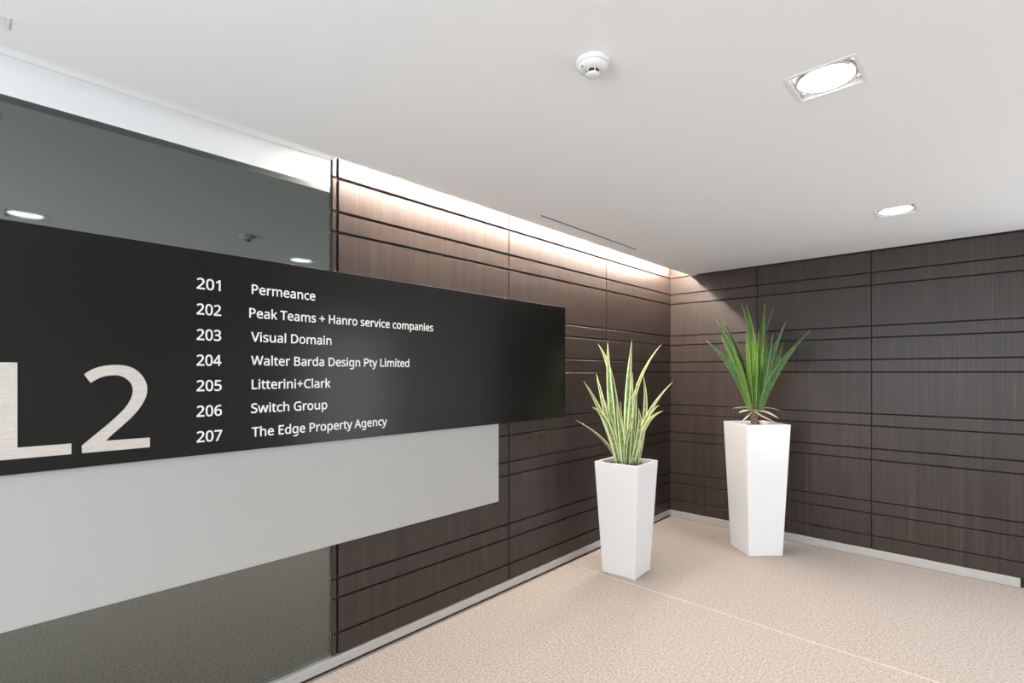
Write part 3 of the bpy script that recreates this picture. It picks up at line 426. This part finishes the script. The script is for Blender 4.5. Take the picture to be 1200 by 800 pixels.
  'p': (493, "209,440 239,448 273,450 349,435 410,391 449,317 461,216 455,146 438,88 410,41 372,7 325,-13 272,-20 239,-18 210,-11 184,0 162,14 144,30 133,43 147,43 147,40 149,21 150,1 151,-16 151,-204 56,-204 56,442 136,442 146,383 133,383 144,397 162,414 184,429 338,327 306,356 259,366 224,363 197,352 177,334 163,308 154,274 151,229 151,216 153,168 161,130 175,100 195,80 223,67 261,63 293,67 318,82 338,104 352,135 361,173 364,216 357,280", "1,3,2 0,3,1 25,27,26 25,29,27 29,28,27 32,3,0 32,4,3 31,4,32 30,4,31 29,4,30 29,35,4 35,34,4 34,5,4 25,40,29 40,39,29 39,38,29 38,37,29 37,36,29 36,35,29 33,5,34 55,5,33 55,6,5 54,6,55 25,41,40 25,42,41 53,6,54 25,43,42 53,7,6 52,7,53 25,18,43 18,44,43 52,8,7 51,8,52 18,45,44 50,8,51 18,46,45 50,9,8 49,9,50 18,47,46 48,9,49 18,48,47 18,19,48 19,9,48 25,17,18 20,9,19 20,10,9 21,10,20 25,21,17 21,16,17 25,22,21 16,10,21 15,10,16 15,11,10 25,23,22 14,11,15 13,11,14 13,12,11 25,24,23"),
  'r': (331, "209,437 238,447 268,450 282,450 296,449 310,447 333,443 321,354 297,358 286,360 275,361 264,362 242,359 222,352 202,341 185,326 171,307 160,284 153,259 151,229 151,-12 56,-12 56,442 137,442 145,363 131,363 143,381 162,403 184,422", "1,3,2 1,4,3 1,5,4 1,6,5 0,6,1 0,7,6 21,23,22 21,25,23 25,26,23 26,24,23 28,7,0 27,7,28 26,9,27 9,8,27 8,7,27 24,11,26 11,10,26 10,9,26 21,24,25 21,17,24 17,16,24 16,15,24 15,14,24 14,13,24 13,12,24 12,11,24 21,18,17 21,19,18 21,20,19"),
  's': (384, "343,183 356,153 360,119 354,77 337,42 309,14 272,-5 228,-16 177,-20 133,-18 96,-13 64,-4 30,11 30,102 74,82 107,71 142,64 178,61 221,65 249,76 263,92 268,113 266,124 261,134 251,145 233,156 207,169 169,185 130,201 97,217 69,236 47,259 33,289 29,325 41,378 78,418 134,442 202,450 241,448 278,442 312,433 355,416 322,338 283,352 255,360 227,366 197,368 162,365 138,356 125,343 121,327 122,316 128,306 140,296 159,285 187,272 223,257 262,242 295,225 322,206", "36,38,37 36,39,38 35,39,36 35,40,39 35,41,40 34,41,35 34,46,41 46,45,41 45,44,41 44,43,41 43,42,41 33,47,34 47,46,34 33,48,47 33,49,48 33,50,49 33,51,50 32,51,33 32,52,51 32,53,52 32,54,53 31,54,32 31,55,54 31,56,55 30,56,31 30,57,56 30,58,57 29,58,30 29,59,58 28,59,29 28,0,59 27,0,28 26,0,27 26,1,0 25,1,26 24,1,25 24,2,1 23,2,24 22,2,23 21,2,22 21,3,2 20,3,21 12,14,13 19,3,20 12,15,14 19,4,3 18,4,19 12,16,15 17,4,18 12,17,16 12,4,17 12,5,4 12,6,5 11,6,12 10,6,11 10,7,6 9,7,10 9,8,7"),
  't': (289, "172,77 189,66 212,62 227,62 243,64 257,67 284,74 284,-4 262,-12 242,-16 220,-19 199,-20 165,-17 133,-7 104,10 81,38 66,76 62,125 62,363 1,363 1,417 65,446 94,540 156,540 156,442 281,442 281,363 156,363 156,128 161,97", "21,23,22 21,24,23 20,24,21 20,25,24 20,26,25 19,26,20 18,26,19 17,27,18 27,26,18 17,28,27 17,29,28 16,29,17 16,0,29 16,1,0 15,1,16 5,7,6 4,7,5 15,2,1 3,7,4 2,7,3 15,7,2 14,7,15 13,7,14 13,8,7 12,8,13 12,9,8 12,10,9 11,10,12"),
  'u': (496, "345,442 439,442 439,-12 360,-12 349,45 362,45 349,28 328,10 303,-3 277,-13 249,-18 220,-20 170,-16 128,-2 94,21 70,54 56,96 51,148 51,442 147,442 147,154 152,112 167,85 192,68 230,63 270,67 299,79 320,98 334,126 342,162 345,206", "17,19,18 17,20,19 30,1,0 30,2,1 29,2,30 28,2,29 17,21,20 16,21,17 27,2,28 16,22,21 26,5,27 5,2,27 15,22,16 15,23,22 25,5,26 15,24,23 24,5,25 15,5,24 14,4,15 4,5,15 14,6,4 6,3,4 6,2,5 14,7,6 3,2,6 13,7,14 13,8,7 12,8,13 12,9,8 12,10,9 11,10,12"),
  'v': (407, "252,-12 155,-12 -17,442 84,442 178,180 185,162 192,141 199,120 205,99 210,80 211,75 195,75 197,81 202,100 209,120 216,142 223,162 229,180 324,442 425,442", "1,3,2 1,4,3 17,19,18 17,0,19 1,5,4 16,0,17 15,0,16 1,6,5 14,0,15 1,7,6 13,8,14 8,0,14 1,13,7 13,8,7 1,12,13 9,0,8 1,11,12 10,0,9 1,10,11 1,0,10"),
  'w': (630, "411,-11 334,240 329,256 324,273 320,289 316,305 312,319 309,332 306,344 306,345 323,345 320,333 317,319 314,304 310,289 305,272 301,255 295,239 216,-11 118,-11 -7,443 91,443 153,204 159,181 165,157 170,134 175,112 179,92 180,85 163,85 163,87 166,100 170,114 173,130 177,146 181,163 186,178 190,192 269,443 363,443 440,192 445,173 451,152 457,132 462,111 467,92 467,86 450,86 451,91 455,110 459,132 465,156 471,180 478,204 540,443 637,443 511,-11", "19,21,20 19,22,21 37,39,38 37,9,39 9,10,39 10,40,39 53,55,54 53,56,55 37,8,9 11,40,10 37,7,8 12,40,11 37,6,7 13,5,12 5,40,12 37,13,6 13,5,6 4,40,5 37,14,13 3,40,4 37,15,14 2,40,3 37,16,15 1,40,2 37,17,16 0,40,1 37,18,17 19,23,22 52,56,53 36,18,37 0,41,40 19,24,23 51,56,52 35,18,36 0,42,41 34,18,35 19,25,24 50,56,51 0,43,42 33,18,34 19,32,25 32,26,25 49,44,50 44,56,50 0,49,43 49,44,43 32,26,33 26,18,33 19,31,32 27,18,26 45,56,44 0,48,49 19,30,31 46,56,45 28,18,27 0,47,48 19,29,30 0,46,47 0,56,46 19,28,29 19,18,28"),
  'y': (409, "161,-2 -17,442 84,442 180,189 188,168 195,147 202,127 208,108 213,89 215,80 199,80 203,95 212,124 223,157 234,190 324,442 426,442 235,-64 218,-102 198,-136 174,-165 144,-187 109,-200 68,-204 49,-204 32,-202 18,-200 -3,-196 -3,-116 20,-120 31,-121 44,-122 56,-123 77,-121 94,-115 108,-105 120,-92 131,-75 141,-54", "0,2,1 0,3,2 14,16,15 14,17,16 13,17,14 0,4,3 0,5,4 12,17,13 0,6,5 0,7,6 11,7,12 7,8,12 8,9,12 9,17,12 0,11,7 0,10,11 0,9,10 0,17,9 38,17,0 37,17,38 37,18,17 36,18,37 35,18,36 35,19,18 34,19,35 33,19,34 27,29,28 27,30,29 32,19,33 27,31,30 27,32,31 27,19,32 27,20,19 27,21,20 27,22,21 26,22,27 26,23,22 25,23,26 24,23,25"),
}

rows = [('201', .704, 'Permeance', .827, 1.114), ('202', .706, 'Peak Teams + Hanro service companies', .817, 1.821),
        ('203', .706, 'Visual Domain', .824, 1.196), ('204', .707, 'Walter Barda Design Pty Limited', .824, 1.654),
        ('205', .708, 'Litterini+Clark', .827, 1.192), ('206', .709, 'Switch Group', .824, 1.174), ('207', .710, 'The Edge Property Agency', .827, 1.511)]
for i, (n_, ye, s, ya, yb) in enumerate(rows):
    text_parts('room_number', n_, .616, ye, 1.8434-i*.1043, .0455, 'white room number %s')
    text_parts('tenant_name_word', s, ya, yb, 1.8467-i*.1043, .0425, 'white word %s beside room number '+n_)

# ------------------------------------------------------------------ ceiling fittings
LBL = {0: 'square recessed ceiling downlight seen only in the mirror, above the large L2',
       1: 'square recessed ceiling downlight nearest the camera, largest in view',
       2: 'square recessed ceiling downlight nearer the back wall',
       3: 'square recessed ceiling downlight behind the camera, nearer the mirror'}
for i, (x, y) in enumerate(LIGHTS):
    t = empty('downlight', (x, y, H), LBL.get(i, 'square recessed ceiling downlight in the row nearer the doorway, out of view'), 'ceiling light', 'recessed square downlights')
    z = H
    bm = bmesh.new()
    q = hs-.0005
    sheet_with_holes(bm, x-.105, x+.105, y-.105, y+.105, z-.003, z-.0005, [(x-.093, x+.093, y-.093, y+.093)])
    obj('trim_frame', bm, TRIMW, t)
    bm = bmesh.new()
    sheet_with_holes(bm, x-q, x+q, y-q, y+q, z-.0004, z+.040, [(x-.0935, x+.0935, y-.0935, y+.0935)])
    box(bm, x-q, x+q, y-q, y+q, z+.040, z+.045)
    obj('housing', bm, TRIMW, t)
    bm = bmesh.new(); lathe(bm, [(.085, z+.003), (.090, z+.003), (.091, z+.020), (.088, z+.030), (.085, z+.020), (.085, z+.003)], (x, y), 40, False, False)
    obj('lamp_ring', bm, CHROME, t, smooth=True)
    bm = bmesh.new(); lathe(bm, [(.0845, z+.006), (.084, z+.012)], (x, y), 40)
    obj('lens', bm, LENS, t)
    for sx in (-1, 1):
        for sy in (-1, 1):
            obj('corner_clip', B(*sorted((x+sx*.070, x+sx*.090)), *sorted((y+sy*.070, y+sy*.090)), z+.006, z+.020), CHROME, t, bevel=.003)
    area('downlight_lamp', (x, y, z+.0055), (0, 0, 0), .165, .165, DOWN_POWER, (.98, .985, 1), math.radians(112), t, 'DISK')

t = empty('smoke_detector', (-.914, 1.356, H), 'round white smoke detector on the ceiling', 'smoke detector')
c = (-.914, 1.356)
bm = bmesh.new(); lathe(bm, [(.054, H-.0005), (.054, H-.010), (.050, H-.014)], c); obj('base', bm, PLASTIC, t, smooth=False)
bm = bmesh.new(); lathe(bm, [(.0495, H-.0145), (.047, H-.022), (.038, H-.028), (.026, H-.031)], c); obj('body', bm, PLASTIC, t, smooth=True)
bm = bmesh.new(); lathe(bm, [(.021, H-.0315), (.021, H-.0405)], c); obj('sensor_opening', bm, DARK, t)
for k in range(6):
    an = k*PI/3+.9
    bm = B(-.0015, .0015, 0.0205, .0235, 0, .009); bmesh.ops.rotate(bm, verts=bm.verts, matrix=Matrix.Rotation(an, 3, 'Z'))
    bmesh.ops.translate(bm, verts=bm.verts, vec=(*c, H-.0405)); obj('rib', bm, PLASTIC, t)
bm = bmesh.new(); lathe(bm, [(.0225, H-.0408), (.021, H-.045), (.013, H-.047)], c); obj('cap', bm, PLASTIC, t, smooth=True)
bm = bmesh.new(); lathe(bm, [(.0022, H-.0265), (.0022, H-.0300)], (c[0]-.012, c[1]-.041), 8); obj('indicator_lamp', bm, DARK, t)

t = empty('air_diffuser', (-2.046, 3.05, H), 'narrow dark linear air slot in the ceiling beside the light cove', 'air vent')
bm = bmesh.new(); sheet_with_holes(bm, -2.0515, -2.0405, 2.4545, 3.6495, H-.0005, H+.03, [(-2.0503, -2.0417, 2.457, 3.647)])
obj('slot_frame', bm, DARK, t)
obj('plenum', B(-2.0515, -2.0405, 2.4545, 3.6495, H+.0302, H+.05), DARK, t)
t = empty('ceiling_plate', (-2.04, .03, H), 'small square white plate on the ceiling at the top left corner', 'ceiling plate')
bm = bmesh.new(); sheet_with_holes(bm, -2.07, -2.0, -.04, .068, H-.0018, H-.0005, [(-2.062, -2.008, -.032, .060)]); obj('frame', bm, TRIMW, t)
obj('cover', B(-2.061, -2.009, -.031, .059, H-.0014, H-.0005), TRIMW, t)

# ------------------------------------------------------------------ potted plants
def planter(t, c, ang, b0, b1, h):
    bm = bmesh.new()
    def sq(s, z):
        return [bm.verts.new((c[0]+s*.70711*math.cos(ang+k*PI/2), c[1]+s*.70711*math.sin(ang+k*PI/2), z)) for k in range(4)]
    rim = .022; d = .05
    R = [sq(b0, .0), sq(b1, h), sq(b1-2*rim, h), sq(b1-2*rim-.012, h-d), sq(b0-.06, .04)]
    for a, b_ in zip(R, R[1:]):
        for k in range(4): bm.faces.new((a[k], a[(k+1) % 4], b_[(k+1) % 4], b_[k]))
    bm.faces.new(R[0]); bm.faces.new(R[-1])
    obj('planter', bm, POT, t, bevel=.003)
    bm = bmesh.new(); n = 12; rr = random.Random(4)
    s = b1-2*rim-.0135; zt = h-.034
    ca, sa = math.cos(ang-PI/4), math.sin(ang-PI/4)
    V = [[bm.verts.new((c[0]+(u*ca-v*sa)*s, c[1]+(u*sa+v*ca)*s, zt+rr.uniform(-.006, .008))) for u in [i/n-.5 for i in range(n+1)]] for v in [j/n-.5 for j in range(n+1)]]
    for i in range(n):
        for j in range(n): bm.faces.new((V[i][j], V[i][j+1], V[i+1][j+1], V[i+1][j]))
    obj('soil', bm, SOIL, t, smooth=True)

def leaf(t, base, ctrl, tip, width, m, name='leaf', fold=.28, roll=0, belly=.42):
    """V folded strap leaf along a quadratic curve, with thickness and UVs (u across, v along)"""
    P0, Pm, P2 = Vector(base), Vector(ctrl), Vector(tip)
    P1 = 2*Pm-(P0+P2)*.5
    n = 14
    bm = bmesh.new(); uvl = bm.loops.layers.uv.new('UVMap')
    rings = []
    for i in range(n+1):
        u = i/n
        p = P0*(1-u)**2+P1*2*u*(1-u)+P2*u*u
        d = ((P1-P0)*(1-u)+(P2-P1)*u).normalized()
        out = Vector((P2.x-P0.x, P2.y-P0.y, 0))
        view = Vector((-p.x, -p.y, 0)).normalized()      # blades mostly show their face to the room
        side = d.cross(view if name == 'leaf' else Vector((0, 0, 1)))
        if side.length < 1e-4: side = Vector((1, 0, 0))
        side.normalize()
        side = (Matrix.Rotation(roll, 3, d) @ side).normalized()
        nor = side.cross(d).normalized()
        wv = width*.5*(max(.0, (.62+.38*math.sin(min(1, u/belly)*PI/2))*(1-max(0, (u-belly)/(1-belly))**1.6))+.012)
        th = .0012
        row = []
        for sgn, sx in ((1, -1), (1, 0), (1, 1), (-1, 1), (-1, 0), (-1, -1)):
            row.append(bm.verts.new(p+side*(wv*sx)+nor*((0 if sx == 0 else fold*wv)+(th if sgn > 0 else -th))))
        rings.append((row, u))
    U = [0, .5, 1, 1, .5, 0]
    for (a, u0), (b_, u1) in zip(rings, rings[1:]):
        for k in range(6):
            k2 = (k+1) % 6
            f = bm.faces.new((a[k], a[k2], b_[k2], b_[k]))
            for lp, uv in zip(f.loops, ((U[k], u0), (U[k2], u0), (U[k2], u1), (U[k], u1))): lp[uvl].uv = uv
    bm.faces.new(rings[0][0]); bm.faces.new(rings[-1][0])
    return obj(name, bm, m, t, smooth=True)

rnd = random.Random(7)
C1 = (-1.976, 3.384)
t = empty('potted_plant', (*C1, 0), 'shorter white tapered planter with a yellow-edged variegated snake plant', 'potted plant')
planter(t, C1, math.radians(228.7), .264, .352, .835)
for b_, m_, e_, w_ in LEAVES_1:
    bb = (C1[0]+(b_[0]-C1[0])*.9, C1[1]+(b_[1]-C1[1])*.9, .795)
    leaf(t, bb, m_, e_, w_*.95, LEAF_V, roll=rnd.uniform(-.8, .8), fold=.32)
C2 = (-1.403, 4.527)
t = empty('potted_plant', (*C2, 0), 'taller white tapered planter with a dark green yucca, beside the back wall', 'potted plant')
planter(t, C2, math.radians(182.7), .291, .376, 1.08)
for b_, m_, e_, w_ in LEAVES_2:
    leaf(t, (b_[0], b_[1], 1.175), m_, e_, w_*.84, LEAF_L if abs(m_[0]+1.40) < .07 and b_[1] < 4.52 else LEAF_G, roll=rnd.uniform(-.9, .9), fold=.4)
for b_, m_, e_, w_ in DRY_2:
    leaf(t, b_, m_, e_, w_*2.0, DRY, name='dry_leaf', fold=.15)
bm = bmesh.new(); lathe(bm, [(.038, 1.035), (.036, 1.07), (.030, 1.11), (.033, 1.15), (.028, 1.185), (.012, 1.20)], (-1.410, 4.517), 14)
for v in bm.verts: v.co.x += .008*math.sin(v.co.z*90); v.co.y += .006*math.cos(v.co.z*70)
obj('stem', bm, BARK, t, smooth=True)
